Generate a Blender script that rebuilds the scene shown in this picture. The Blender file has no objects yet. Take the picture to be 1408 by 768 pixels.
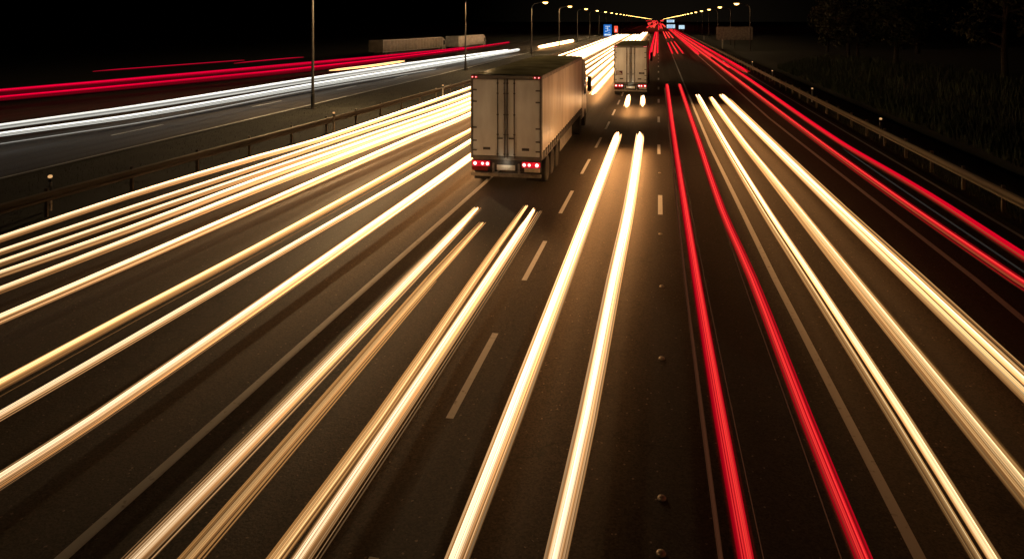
import bpy, bmesh, math, random
from mathutils import Vector, Matrix
random.seed(7)
R = math.radians
scene = bpy.context.scene
C = scene.collection
H, F, HOR, VPX = 5.9, 1000.0, 28.0, 905.0
TH = math.atan((VPX - 704) / F)
SN, CS = math.sin(TH), math.cos(TH)

# ------------------------------------------------------------------ helpers
def at(px, py, Z=0.0):
    """point of the place seen at a photo pixel, at height Z"""
    t = (H - Z) / max((py - HOR) / F, 1e-4)
    cx = (px - 704) / F * t
    return Vector((cx * CS - t * SN, cx * SN + t * CS, Z))
def depth(p):
    return -p.x * SN + p.y * CS

def thing(name, label, cat, loc=(0, 0, 0), rotz=0, group=None):
    o = bpy.data.objects.new(name, None); C.objects.link(o)
    o.empty_display_size = .3
    o.location = loc; o.rotation_euler = (0, 0, rotz)
    o['label'] = label; o['category'] = cat
    if group: o['group'] = group
    return o
def tag(o, label=None, cat=None, group=None, kind=None):
    if label: o['label'] = label
    if cat: o['category'] = cat
    if group: o['group'] = group
    if kind: o['kind'] = kind
    return o
def link(name, me, mat, parent=None, loc=None):
    o = bpy.data.objects.new(name, me); C.objects.link(o)
    if mat: me.materials.append(mat)
    if parent: o.parent = parent
    if loc: o.location = loc
    return o

class MB:
    def __init__(s): s.v = []; s.f = []
    def box(s, x0, x1, y0, y1, z0, z1):
        n = len(s.v)
        s.v += [(x0,y0,z0),(x1,y0,z0),(x1,y1,z0),(x0,y1,z0),(x0,y0,z1),(x1,y0,z1),(x1,y1,z1),(x0,y1,z1)]
        s.f += [tuple(n+i for i in q) for q in ((0,3,2,1),(4,5,6,7),(0,1,5,4),(1,2,6,5),(2,3,7,6),(3,0,4,7))]
        return s
    def quad(s, a, b, c, d):
        n = len(s.v); s.v += [tuple(a), tuple(b), tuple(c), tuple(d)]; s.f.append((n, n+1, n+2, n+3)); return s
    def tube(s, pts, rad, n=8, cap=True):
        pts = [Vector(p) for p in pts]
        b = len(s.v)
        for i, p in enumerate(pts):
            t = (pts[min(i+1, len(pts)-1)] - pts[max(i-1, 0)]).normalized()
            ref = Vector((0, 0, 1)) if abs(t.z) < .9 else Vector((1, 0, 0))
            a = t.cross(ref).normalized(); c = a.cross(t)
            r = rad[i] if isinstance(rad, (list, tuple)) else rad
            for k in range(n):
                w = 2*math.pi*k/n
                s.v.append(tuple(p + a*r*math.cos(w) + c*r*math.sin(w)))
        for i in range(len(pts)-1):
            for k in range(n):
                s.f.append((b+i*n+k, b+i*n+(k+1) % n, b+(i+1)*n+(k+1) % n, b+(i+1)*n+k))
        if cap:
            s.f.append(tuple(b+k for k in range(n))[::-1]); e = b+(len(pts)-1)*n
            s.f.append(tuple(e+k for k in range(n)))
        return s
    def prism(s, poly, axis, a0, a1):
        """extrude a 2-D polygon along axis (0 x,1 y,2 z)"""
        n = len(s.v); m = len(poly)
        for a in (a0, a1):
            for (u, w) in poly:
                s.v.append((a, u, w) if axis == 0 else (u, a, w) if axis == 1 else (u, w, a))
        s.f.append(tuple(range(n, n+m))[::-1]); s.f.append(tuple(range(n+m, n+2*m)))
        for k in range(m):
            s.f.append((n+k, n+(k+1) % m, n+m+(k+1) % m, n+m+k))
        return s
    def lathe(s, prof, n=24, axis=0, c=(0, 0, 0)):
        b = len(s.v)
        for (a, r) in prof:
            for k in range(n):
                w = 2*math.pi*k/n; u, v = r*math.cos(w), r*math.sin(w)
                p = (a, u, v) if axis == 0 else (u, a, v) if axis == 1 else (u, v, a)
                s.v.append((p[0]+c[0], p[1]+c[1], p[2]+c[2]))
        for i in range(len(prof)-1):
            for k in range(n):
                s.f.append((b+i*n+k, b+(i+1)*n+k, b+(i+1)*n+(k+1) % n, b+i*n+(k+1) % n))
        s.f.append(tuple(b+k for k in range(n))); e = b+(len(prof)-1)*n
        s.f.append(tuple(e+k for k in range(n))[::-1])
        return s
    def build(s, name, mat, parent=None, loc=None, bevel=0, smooth=False):
        me = bpy.data.meshes.new(name); me.from_pydata(s.v, [], s.f); me.update()
        bm = bmesh.new(); bm.from_mesh(me)
        bmesh.ops.recalc_face_normals(bm, faces=bm.faces)
        if bevel:
            bmesh.ops.bevel(bm, geom=bm.edges[:], offset=bevel, segments=2, affect='EDGES', clamp_overlap=True)
        bm.to_mesh(me); bm.free()
        if smooth:
            for p in me.polygons: p.use_smooth = True
        return link(name, me, mat, parent, loc)

def dup(root, loc, label=None, rotz=None, scale=None):
    r = root.copy(); C.objects.link(r); r.location = loc
    if label: r['label'] = label
    if rotz is not None: r.rotation_euler = (0, 0, rotz)
    if scale: r.scale = scale
    for ch in list(root.children):
        c = ch.copy(); C.objects.link(c); c.parent = r
        for g in ch.children:
            d = g.copy(); C.objects.link(d); d.parent = c
    return r

# ------------------------------------------------------------------ materials
def newmat(name):
    m = bpy.data.materials.new(name); m.use_nodes = True
    nt = m.node_tree; nt.nodes.clear()
    out = nt.nodes.new('ShaderNodeOutputMaterial')
    return m, nt, out
def N(nt, typ, **kw):
    n = nt.nodes.new(typ)
    for k, v in kw.items():
        if k in n.inputs: n.inputs[k].default_value = v
        else: setattr(n, k, v)
    return n
def surf(name, col, rough=.6, metal=0, var=.25, scale=3.0, bump=0.0, bscale=40, stretch=(1, 1, 1), spec=.5, dirt=None, coat=0):
    m, nt, out = newmat(name)
    b = N(nt, 'ShaderNodeBsdfPrincipled'); nt.links.new(b.outputs[0], out.inputs[0])
    b.inputs['Roughness'].default_value = rough; b.inputs['Metallic'].default_value = metal
    b.inputs['Specular IOR Level'].default_value = spec
    if coat: b.inputs['Coat Weight'].default_value = coat
    tc = N(nt, 'ShaderNodeTexCoord'); mp = N(nt, 'ShaderNodeMapping'); mp.inputs['Scale'].default_value = stretch
    nt.links.new(tc.outputs['Object'], mp.inputs[0])
    nz = N(nt, 'ShaderNodeTexNoise'); nz.inputs['Scale'].default_value = scale; nz.inputs['Detail'].default_value = 6
    nt.links.new(mp.outputs[0], nz.inputs['Vector'])
    mx = N(nt, 'ShaderNodeMix', data_type='RGBA')
    d = dirt or tuple(c*(1-var) for c in col)
    mx.inputs['A'].default_value = (*d, 1); mx.inputs['B'].default_value = (*[min(1, c*(1+var*.4)) for c in col], 1)
    rp = N(nt, 'ShaderNodeMapRange'); rp.inputs['From Min'].default_value = .32; rp.inputs['From Max'].default_value = .62
    nt.links.new(nz.outputs['Fac'], rp.inputs['Value']); nt.links.new(rp.outputs[0], mx.inputs['Factor'])
    nt.links.new(mx.outputs['Result'], b.inputs['Base Color'])
    if bump:
        n2 = N(nt, 'ShaderNodeTexNoise'); n2.inputs['Scale'].default_value = bscale; n2.inputs['Detail'].default_value = 4
        nt.links.new(mp.outputs[0], n2.inputs['Vector'])
        bp = N(nt, 'ShaderNodeBump'); bp.inputs['Strength'].default_value = bump; bp.inputs['Distance'].default_value = .02
        nt.links.new(n2.outputs['Fac'], bp.inputs['Height']); nt.links.new(bp.outputs[0], b.inputs['Normal'])
    return m
def emis(name, col, strength, scale=0, lo=.6):
    m, nt, out = newmat(name)
    e = N(nt, 'ShaderNodeEmission'); e.inputs['Color'].default_value = (*col, 1); e.inputs['Strength'].default_value = strength
    nt.links.new(e.outputs[0], out.inputs[0])
    if scale:
        tc = N(nt, 'ShaderNodeTexCoord'); nz = N(nt, 'ShaderNodeTexNoise'); nz.inputs['Scale'].default_value = scale
        nt.links.new(tc.outputs['Object'], nz.inputs['Vector'])
        mr = N(nt, 'ShaderNodeMapRange'); mr.inputs['From Min'].default_value = .35; mr.inputs['From Max'].default_value = .65
        mr.inputs['To Min'].default_value = strength*lo; mr.inputs['To Max'].default_value = strength
        nt.links.new(nz.outputs['Fac'], mr.inputs['Value']); nt.links.new(mr.outputs[0], e.inputs['Strength'])
    return m

def asphalt(name, base, rough):
    m, nt, out = newmat(name)
    b = N(nt, 'ShaderNodeBsdfPrincipled'); nt.links.new(b.outputs[0], out.inputs[0])
    tc = N(nt, 'ShaderNodeTexCoord')
    big = N(nt, 'ShaderNodeTexNoise'); big.inputs['Scale'].default_value = .35; big.inputs['Detail'].default_value = 5
    mp = N(nt, 'ShaderNodeMapping'); mp.inputs['Scale'].default_value = (1.4, .12, 1)
    nt.links.new(tc.outputs['Object'], mp.inputs[0]); nt.links.new(mp.outputs[0], big.inputs['Vector'])
    wear = N(nt, 'ShaderNodeTexNoise'); wear.inputs['Scale'].default_value = 1.0; wear.inputs['Detail'].default_value = 3
    mp2 = N(nt, 'ShaderNodeMapping'); mp2.inputs['Scale'].default_value = (2.2, .02, 1)
    nt.links.new(tc.outputs['Object'], mp2.inputs[0]); nt.links.new(mp2.outputs[0], wear.inputs['Vector'])
    grit = N(nt, 'ShaderNodeTexVoronoi'); grit.inputs['Scale'].default_value = 42
    nt.links.new(tc.outputs['Object'], grit.inputs['Vector'])
    fine = N(nt, 'ShaderNodeTexNoise'); fine.inputs['Scale'].default_value = 26; fine.inputs['Detail'].default_value = 3
    nt.links.new(tc.outputs['Object'], fine.inputs['Vector'])
    # base colour: patchy, with pale and dark aggregate
    r1 = N(nt, 'ShaderNodeMapRange'); r1.inputs['From Min'].default_value = .3; r1.inputs['From Max'].default_value = .7
    r1.inputs['To Min'].default_value = .72; r1.inputs['To Max'].default_value = 1.25
    nt.links.new(big.outputs['Fac'], r1.inputs['Value'])
    r2 = N(nt, 'ShaderNodeMapRange'); r2.inputs['From Min'].default_value = .35; r2.inputs['From Max'].default_value = .65
    r2.inputs['To Min'].default_value = .8; r2.inputs['To Max'].default_value = 1.2
    nt.links.new(wear.outputs['Fac'], r2.inputs['Value'])
    r3 = N(nt, 'ShaderNodeMapRange'); r3.inputs['To Min'].default_value = .38; r3.inputs['To Max'].default_value = 1.7
    sep = N(nt, 'ShaderNodeSeparateColor'); nt.links.new(grit.outputs['Color'], sep.inputs[0]); nt.links.new(sep.outputs[0], r3.inputs['Value'])
    mu = N(nt, 'ShaderNodeMath', operation='MULTIPLY'); nt.links.new(r1.outputs[0], mu.inputs[0]); nt.links.new(r2.outputs[0], mu.inputs[1])
    mu2 = N(nt, 'ShaderNodeMath', operation='MULTIPLY'); nt.links.new(mu.outputs[0], mu2.inputs[0]); nt.links.new(r3.outputs[0], mu2.inputs[1])
    cr = N(nt, 'ShaderNodeTexVoronoi', feature='DISTANCE_TO_EDGE'); cr.inputs['Scale'].default_value = .16
    wn = N(nt, 'ShaderNodeTexNoise'); wn.inputs['Scale'].default_value = 1.3; wn.inputs['Detail'].default_value = 6
    nt.links.new(tc.outputs['Object'], wn.inputs['Vector'])
    wv = N(nt, 'ShaderNodeVectorMath', operation='SCALE'); wv.inputs['Scale'].default_value = 1.6; nt.links.new(wn.outputs['Color'], wv.inputs[0])
    wa = N(nt, 'ShaderNodeVectorMath', operation='ADD'); nt.links.new(tc.outputs['Object'], wa.inputs[0]); nt.links.new(wv.outputs[0], wa.inputs[1])
    nt.links.new(wa.outputs[0], cr.inputs['Vector'])
    cm = N(nt, 'ShaderNodeMapRange'); cm.inputs['From Max'].default_value = .006; cm.inputs['To Min'].default_value = .45; cm.inputs['To Max'].default_value = 1.0
    nt.links.new(cr.outputs['Distance'], cm.inputs['Value'])
    mc = N(nt, 'ShaderNodeMath', operation='MULTIPLY'); nt.links.new(mu2.outputs[0], mc.inputs[0]); nt.links.new(cm.outputs[0], mc.inputs[1]); mu2 = mc
    # rare pale chips
    chip = N(nt, 'ShaderNodeMath', operation='GREATER_THAN'); chip.inputs[1].default_value = .9965
    nt.links.new(sep.outputs[1], chip.inputs[0])
    ad = N(nt, 'ShaderNodeMath', operation='MULTIPLY_ADD'); ad.inputs[1].default_value = 5.0
    nt.links.new(chip.outputs[0], ad.inputs[0]); nt.links.new(mu2.outputs[0], ad.inputs[2])
    vm = N(nt, 'ShaderNodeVectorMath', operation='SCALE'); vm.inputs[0].default_value = base
    nt.links.new(ad.outputs[0], vm.inputs['Scale']); nt.links.new(vm.outputs[0], b.inputs['Base Color'])
    rr = N(nt, 'ShaderNodeMapRange'); rr.inputs['From Min'].default_value = .3; rr.inputs['From Max'].default_value = .7
    rr.inputs['To Min'].default_value = rough-.08; rr.inputs['To Max'].default_value = rough+.1
    nt.links.new(wear.outputs['Fac'], rr.inputs['Value']); nt.links.new(rr.outputs[0], b.inputs['Roughness'])
    bp = N(nt, 'ShaderNodeBump'); bp.inputs['Strength'].default_value = .5; bp.inputs['Distance'].default_value = .012
    nt.links.new(fine.outputs['Fac'], bp.inputs['Height']); nt.links.new(bp.outputs[0], b.inputs['Normal'])
    return m

def paint_mat():
    m, nt, out = newmat('road_paint')
    b = N(nt, 'ShaderNodeBsdfPrincipled'); nt.links.new(b.outputs[0], out.inputs[0]); b.inputs['Roughness'].default_value = .6
    tc = N(nt, 'ShaderNodeTexCoord'); nz = N(nt, 'ShaderNodeTexNoise'); nz.inputs['Scale'].default_value = 9; nz.inputs['Detail'].default_value = 8
    nt.links.new(tc.outputs['Object'], nz.inputs['Vector'])
    cr = N(nt, 'ShaderNodeValToRGB'); cr.color_ramp.elements[0].position = .24; cr.color_ramp.elements[0].color = (.18, .18, .18, 1)
    cr.color_ramp.elements[1].position = .40; cr.color_ramp.elements[1].color = (.62, .65, .68, 1)
    nt.links.new(nz.outputs['Fac'], cr.inputs[0]); nt.links.new(cr.outputs[0], b.inputs['Base Color'])
    return m

def trail_mat():
    """light of passing lamps: emission colour per strand, with fine streaks running along it"""
    m, nt, out = newmat('trail_light')
    e = N(nt, 'ShaderNodeEmission'); nt.links.new(e.outputs[0], out.inputs[0])
    col = N(nt, 'ShaderNodeAttribute', attribute_name='col')
    uv = N(nt, 'ShaderNodeAttribute', attribute_name='suv')
    lat = N(nt, 'ShaderNodeAttribute', attribute_name='lat')
    veil = N(nt, 'ShaderNodeAttribute', attribute_name='veil')
    oi = N(nt, 'ShaderNodeObjectInfo')
    nz = N(nt, 'ShaderNodeTexNoise', noise_dimensions='4D'); nz.inputs['Scale'].default_value = 1; nz.inputs['Detail'].default_value = 5; nz.inputs['Roughness'].default_value = .62
    nt.links.new(uv.outputs['Vector'], nz.inputs['Vector'])
    ml = N(nt, 'ShaderNodeMath', operation='MULTIPLY'); ml.inputs[1].default_value = 50
    nt.links.new(oi.outputs['Random'], ml.inputs[0]); nt.links.new(ml.outputs[0], nz.inputs['W'])
    mr = N(nt, 'ShaderNodeMapRange'); mr.inputs['From Min'].default_value = .3; mr.inputs['From Max'].default_value = .7
    mr.inputs['To Min'].default_value = .3; mr.inputs['To Max'].default_value = 1.7
    nt.links.new(nz.outputs['Fac'], mr.inputs['Value'])
    nt.links.new(col.outputs['Color'], e.inputs['Color']); nt.links.new(mr.outputs[0], e.inputs['Strength'])
    # the light thins out towards the rim of a streak
    ab = N(nt, 'ShaderNodeMath', operation='ABSOLUTE'); nt.links.new(lat.outputs['Fac'], ab.inputs[0])
    ed = N(nt, 'ShaderNodeMapRange', interpolation_type='SMOOTHSTEP'); ed.inputs['From Min'].default_value = 1.0
    ed.inputs['To Min'].default_value = .0; ed.inputs['To Max'].default_value = 1.0
    fm = N(nt, 'ShaderNodeMath', operation='MULTIPLY_ADD'); fm.inputs[1].default_value = -.45; fm.inputs[2].default_value = .62
    nt.links.new(veil.outputs['Fac'], fm.inputs[0]); nt.links.new(fm.outputs[0], ed.inputs['From Max'])
    nt.links.new(ab.outputs[0], ed.inputs['Value'])
    st = N(nt, 'ShaderNodeMapRange'); st.inputs['From Min'].default_value = .40; st.inputs['From Max'].default_value = .62
    nt.links.new(nz.outputs['Fac'], st.inputs['Value'])
    mixv = N(nt, 'ShaderNodeMix'); mixv.inputs['A'].default_value = 1.0
    nt.links.new(veil.outputs['Fac'], mixv.inputs['Factor']); nt.links.new(st.outputs[0], mixv.inputs['B'])
    al = N(nt, 'ShaderNodeMath', operation='MULTIPLY'); nt.links.new(ed.outputs[0], al.inputs[0]); nt.links.new(mixv.outputs['Result'], al.inputs[1])
    tr = N(nt, 'ShaderNodeBsdfTransparent'); mx = N(nt, 'ShaderNodeMixShader')
    nt.links.new(al.outputs[0], mx.inputs[0]); nt.links.new(tr.outputs[0], mx.inputs[1]); nt.links.new(e.outputs[0], mx.inputs[2])
    nt.links.new(mx.outputs[0], out.inputs[0])
    return m

M = dict(
    asphalt=asphalt('asphalt', (.042, .033, .024), .66),
    asphalt2=asphalt('asphalt_grey', (.056, .050, .045), .55),
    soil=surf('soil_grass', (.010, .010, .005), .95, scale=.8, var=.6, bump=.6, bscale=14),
    gravel=surf('verge_gravel', (.035, .03, .024), .95, scale=4, var=.6, bump=.8, bscale=30),
    paint=paint_mat(), trail=trail_mat(),
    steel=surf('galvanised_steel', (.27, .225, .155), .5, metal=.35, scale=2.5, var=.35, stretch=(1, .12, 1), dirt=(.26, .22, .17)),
    pole=surf('pole_steel', (.06, .056, .05), .55, metal=.5, scale=2),
    lamp=emis('sodium_lamp', (1, .56, .14), 9.0),
    post=surf('post_white', (.62, .60, .55), .55, scale=9, var=.4, dirt=(.2, .17, .12)),
    postdark=surf('post_dark', (.03, .03, .03), .6),
    orange=emis('reflector_glow_amber', (1, .55, .22), .75),  # a reflector, not a lamp: its returned light is put in as emission
    box=surf('trailer_paint', (.78, .81, .81), .5, scale=1.3, var=.3, dirt=(.58, .59, .57), stretch=(1, 1, .35)),
    tarp=surf('curtain_vinyl', (.74, .66, .55), .30, scale=1.1, var=.28, bump=.12, bscale=2.2, stretch=(1, 1, .3), dirt=(.50, .43, .34)),
    roof=surf('roof_sheet', (.76, .72, .44), .27, scale=.9, var=.4, bump=.1, bscale=1.5),
    frame=surf('frame_dark', (.055, .05, .045), .55, scale=5),
    framegrey=surf('frame_grey', (.16, .15, .13), .5, scale=4),
    alu=surf('aluminium', (.42, .41, .39), .42, metal=.8, scale=5, var=.4),
    rod=surf('lock_rod_steel', (.10, .09, .08), .45, metal=.6),
    rubber=surf('rubber', (.02, .02, .02), .85, scale=12, bump=.3, bscale=60),
    plate=surf('plate_white', (.82, .78, .68), .5, scale=14, var=.15),
    red=emis('tail_red', (1, .015, .03), 1.0, 14, .45),
    redhot=emis('tail_hot', (1, .42, .38), 4.0),
    reddark=surf('lens_red', (.30, .012, .012), .25),
    decal=surf('decal_maroon', (.10, .02, .025), .5),
    ink=surf('decal_dark', (.04, .035, .03), .5),
    cab=surf('cab_paint', (.30, .28, .25), .3, scale=2),
    glass=surf('cab_glass', (.02, .02, .022), .08),
    white=surf('van_white', (.42, .42, .40), .45, scale=1.5, var=.3, stretch=(1, .3, 1)),
    beige=surf('van_beige', (.19, .16, .12), .5, scale=1.2, var=.35),
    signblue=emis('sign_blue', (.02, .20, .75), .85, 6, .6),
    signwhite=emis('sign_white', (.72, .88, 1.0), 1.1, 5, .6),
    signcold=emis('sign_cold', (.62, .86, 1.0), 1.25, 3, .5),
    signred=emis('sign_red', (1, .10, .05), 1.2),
    panel=surf('panel_board', (.20, .18, .15), .8, scale=3, var=.4),
    bark=surf('bark', (.03, .023, .016), .95, scale=8, var=.5),
    leaf=surf('leaf', (.030, .040, .012), .7, scale=1.5, var=.5),
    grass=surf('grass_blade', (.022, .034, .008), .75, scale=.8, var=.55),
    grass_dim=surf('grass_blade_dim', (.009, .008, .004), .9, scale=.8, var=.6),  # grass colour darkened so the lamplit median stays in gloom
    steel_dim=surf('rail_steel_dim', (.15, .125, .095), .6, metal=.3, scale=2.5, var=.4, stretch=(1, .12, 1), dirt=(.07, .055, .04)),  # darker copy of the rail steel, dimness of the median side in its colour
    stud=surf('stud_metal', (.50, .46, .40), .35, metal=.5, scale=30),
)

# ------------------------------------------------------------------ ground and roads
def sheet(name, pairs, z, mat, sub=1):
    """strip between two edges: pairs of (xl, xr, y)"""
    mb = MB()
    for a, b in zip(pairs, pairs[1:]):
        mb.quad((a[0], a[2], z), (a[1], a[2], z), (b[1], b[2], z), (b[0], b[2], z))
    o = mb.build(name, mat); return tag(o, kind='structure')
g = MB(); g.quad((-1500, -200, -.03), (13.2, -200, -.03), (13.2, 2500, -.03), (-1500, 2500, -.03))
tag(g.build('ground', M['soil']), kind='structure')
sheet('road', [(-18.0, 10.05, -60), (-17.9, 10.05, 16), (-16.6, 10.0, 40), (-15.7, 10.0, 62), (-15.1, 10.0, 160), (-14.8, 10, 500), (-14.8, 10, 2400)], .0, M['asphalt'])
sheet('road_opposite', [(-50, -23.9, -60), (-50, -23.9, 20), (-47, -23.6, 45), (-42, -23.1, 75), (-37.5, -23.0, 130), (-35, -23, 220), (-35, -23, 2400)], .0, M['asphalt2'])
# verge of trodden earth between hard shoulder and rail
sheet('verge', [(10.07, 11.2, -60), (10.07, 11.2, 300)], -.01, M['gravel'])

def wline(pts, w, z=.004):
    mb = MB()
    for a, b in zip(pts, pts[1:]):
        mb.quad((a[0]-w/2, a[1], z), (a[0]+w/2, a[1], z), (b[0]+w/2, b[1], z), (b[0]-w/2, b[1], z))
    return mb
def marking(name, mb):
    return tag(mb.build(name, M['paint']), kind='structure')
def gl(pxs): return [tuple(at(x, y))[:2] for x, y in pxs]
def ext(l, y0=-25, y1=900):
    (xa, ya), (xb, yb) = l[0], l[1]
    k = (xa-xb)/(ya-yb)
    return [(xa+k*(y0-ya), y0)] + l + [(l[-1][0], y1)]
lineB = ext(gl([(84, 768), (352+120, 423), (668, 250)]))
lineD = ext(gl([(1265, 768), (1066, 384), (976, 200), (944, 124)]))
lineE = ext(gl([(1408, 440), (1341, 384), (1233, 300), (1095, 192), (1057, 162)]))
lineF = [(9.72, -25), (9.72, 900)]
mk = MB()
for l, w in ((lineB, .16), (lineD, .14), (lineE, .15), (lineF, .12)):
    t = wline(l, w); n = len(mk.v); mk.v += t.v; mk.f += [tuple(i+n for i in f) for f in t.f]
marking('edge_line', mk)
mk = MB()
a0, a1 = at(618, 575), at(771, 292)
def ax(y): return a0.x + (a1.x-a0.x)*(y-a0.y)/(a1.y-a0.y) if y < 40 else a0.x + (a1.x-a0.x)*(40-a0.y)/(a1.y-a0.y)
per = 5.85
for k in range(-2, 60):
    y = a0.y + k*per
    mk.quad((ax(y)-.058, y, .004), (ax(y)+.058, y, .004), (ax(y+3.0)+.058, y+3.0, .004), (ax(y+3.0)-.058, y+3.0, .004))
c0, c1 = at(908, 295), at(906, 212)
for k in range(0, 60):
    y = c0.y + k*(c1.y-c0.y)
    x = c0.x if k == 0 else c1.x
    mk.quad((x-.07, y, .004), (x+.07, y, .004), (x+.07, y+2.5, .004), (x-.07, y+2.5, .004))
marking('lane_dash', mk)
# opposite carriageway
mk = wline([(-24.15, -25), (-24.15, 20), (-23.85, 45), (-23.35, 75), (-23.25, 130), (-23.25, 900)], .13)
for k in range(-2, 60):
    y = 20 + k*12.5
    x = -27.9 + 1.8*min(max((y-20)/55, 0), 1)
    mk.quad((x-.07, y, .004), (x+.07, y, .004), (x+.07, y+4, .004), (x-.07, y+4, .004))
marking('lane_dash_opposite', mk)

# embankment on the right: ditch, bank, plateau
mb = MB(); ys = [-60+6*i for i in range(90)] + [600, 1200, 2500]
prof = [(11.18, -.02), (12.4, -.7), (13.4, -.55), (14.6, .35), (17, 1.5), (21, 2.5), (27, 3.6), (40, 4.5), (90, 5), (1500, 6)]
rows = []
for y in ys:
    fl = 1 if y < 60 else max(.05, 1-(y-60)/90)
    row = []
    for i, (x, z) in enumerate(prof):
        zz = (z + (random.uniform(-.12, .12) if 1 < i < 9 else 0)) * (fl if z > 0 else 1)
        mb.v.append((x, y, zz)); row.append(len(mb.v)-1)
    rows.append(row)
for a, b in zip(rows, rows[1:]):
    for i in range(len(prof)-1): mb.f.append((a[i], a[i+1], b[i+1], b[i]))
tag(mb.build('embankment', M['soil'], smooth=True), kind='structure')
def bank_z(x, y):
    fl = 1 if y < 60 else max(.05, 1-(y-60)/90)
    for (xa, za), (xb, zb) in zip(prof, prof[1:]):
        if xa <= x <= xb:
            z = za+(zb-za)*(x-xa)/(xb-xa); return z*(fl if z > 0 else 1)
    return -.03

def blades(name, n, fx, hmin, hmax, label, mat='grass'):
    mb = MB()
    for _ in range(n):
        x, y, z = fx()
        h = random.uniform(hmin, hmax); a = random.uniform(0, math.pi); w = h*random.uniform(.035, .06)
        lx, ly = random.uniform(-.35, .35)*h, random.uniform(-.35, .35)*h
        dx, dy = math.cos(a)*w, math.sin(a)*w
        k = len(mb.v)
        mb.v += [(x-dx, y-dy, z), (x+dx, y+dy, z), (x+lx*.5+dx*.6, y+ly*.5+dy*.6, z+h*.6), (x+lx*.5-dx*.6, y+ly*.5-dy*.6, z+h*.6), (x+lx, y+ly, z+h)]
        mb.f += [(k, k+1, k+2, k+3), (k+3, k+2, k+4)]
    me = bpy.data.meshes.new(name); me.from_pydata(mb.v, [], mb.f); me.update()
    o = link(name, me, M[mat]); return tag(o, label, 'grass', kind='stuff')
def fbank():
    y = 8 + 85*random.random()**1.3; x = 14.2 + 6*random.random()**1.5; return x, y, bank_z(x, y)-.03
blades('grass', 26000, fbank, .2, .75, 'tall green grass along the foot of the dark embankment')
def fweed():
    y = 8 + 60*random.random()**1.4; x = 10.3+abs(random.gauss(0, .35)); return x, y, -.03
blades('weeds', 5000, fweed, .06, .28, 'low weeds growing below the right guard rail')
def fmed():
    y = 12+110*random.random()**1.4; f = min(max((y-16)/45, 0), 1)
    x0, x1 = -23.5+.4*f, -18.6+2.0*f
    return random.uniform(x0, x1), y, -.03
blades('median_grass', 16000, fmed, .03, .13, 'dark rough grass on the strip between the two carriageways', 'grass_dim')

# ------------------------------------------------------------------ guard rails
def beam_profile(side):
    # W-beam: (offset towards the road, z)
    p = [(0, .44), (.055, .47), (.055, .53), (.0, .57), (0, .62), (.055, .66), (.055, .72), (0, .75)]
    q = [(o-.012, z) for o, z in p][::-1]
    return [(side*o, z) for o, z in p+q]
def guard_rail(name, label, line, side, y0, y1, step, mat):
    t = thing(name, label, 'guard rail', (0, 0, 0))
    def X(y):
        for (xa, ya), (xb, yb) in zip(line, line[1:]):
            if ya <= y <= yb: return xa+(xb-xa)*(y-ya)/(yb-ya)
        return line[-1][0]
    ysl = [y0+4*i for i in range(int((min(y1, 160)-y0)/4)+1)] + [200, 260, 340, 450, 600, 900]
    pf = beam_profile(side); mb = MB(); m = len(pf)
    for y in ysl:
        for (o, z) in pf: mb.v.append((X(y)+o, y, z))
    for i in range(len(ysl)-1):
        for k in range(m): mb.f.append((i*m+k, i*m+(k+1) % m, (i+1)*m+(k+1) % m, (i+1)*m+k))
    mb.build('beam', mat, t)
    first = None; y = y0+1; n = 0
    while n < 46:
        x = X(y)-side*.09
        if first is None:
            pm = MB(); pm.box(-.055, .055, -.03, .03, -.3, .82); pm.box(-.01+side*.035, .01+side*.065, -.05, .05, .5, .7)
            first = pm.build('post', mat, t, (x, y, 0))
        else:
            c = first.copy(); C.objects.link(c); c.parent = t; c.location = (x, y, 0)
        y += step; n += 1
    return t
RL = [(-18.4, -30), (-18.15, 17), (-16.9, 40), (-16.0, 62), (-15.5, 160), (-15.2, 500), (-15.2, 1000)]
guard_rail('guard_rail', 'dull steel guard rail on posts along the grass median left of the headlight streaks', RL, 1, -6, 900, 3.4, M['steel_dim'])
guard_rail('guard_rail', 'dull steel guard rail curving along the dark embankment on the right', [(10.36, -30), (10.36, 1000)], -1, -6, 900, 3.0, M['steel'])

# ------------------------------------------------------------------ delineator posts and studs
def delineator():
    t = thing('delineator_post', 'white delineator post with amber top behind the left guard rail', 'delineator', (0, 0, 0), 0, 'delineator posts beside the road')
    mb = MB(); mb.prism([(-.05, -.03), (.05, -.03), (.06, .02), (0, .06), (-.06, .02)], 2, -.2, .86); mb.build('post', M['post'], t, bevel=.008)
    mb = MB(); mb.prism([(-.052, -.032), (.052, -.032), (.062, .022), (0, .064), (-.062, .022)], 2, .86, .98); mb.build('band', M['postdark'], t)
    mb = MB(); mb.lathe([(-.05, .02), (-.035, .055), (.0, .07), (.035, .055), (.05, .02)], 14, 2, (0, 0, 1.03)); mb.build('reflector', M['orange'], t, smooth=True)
    return t
dl = delineator(); p = at(69, 288, 0); dl.location = (p.x, p.y, 0)
spots = [((1385, 258), 'white delineator post with glowing round top nearest the camera behind the right guard rail'),
         ((1178, 162), 'small delineator post with round amber top behind the right rail, second from the camera'),
         ((1097, 121), 'small delineator post behind the right rail below the dark trees'),
         ((1049, 97), 'small delineator post behind the right rail under the long grey board'),
         ((1028, 85), 'tiny delineator post behind the right rail near the board post'),
         ((968, 50), 'far delineator post where the right rail meets the lit signs')]
for (x, y), lb in spots:
    q = at(x, y, 1.0); dup(dl, (max(q.x, 10.9), q.y, -.05), lb)
for (x, y), lb in [((459, 156), 'small delineator post beside the foot of the nearest lamp column'), ((609, 118), 'small delineator post left of the big truck at the median rail')]:
    q = at(x, y, 1.0); dup(dl, (q.x, q.y, 0), lb)
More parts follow.
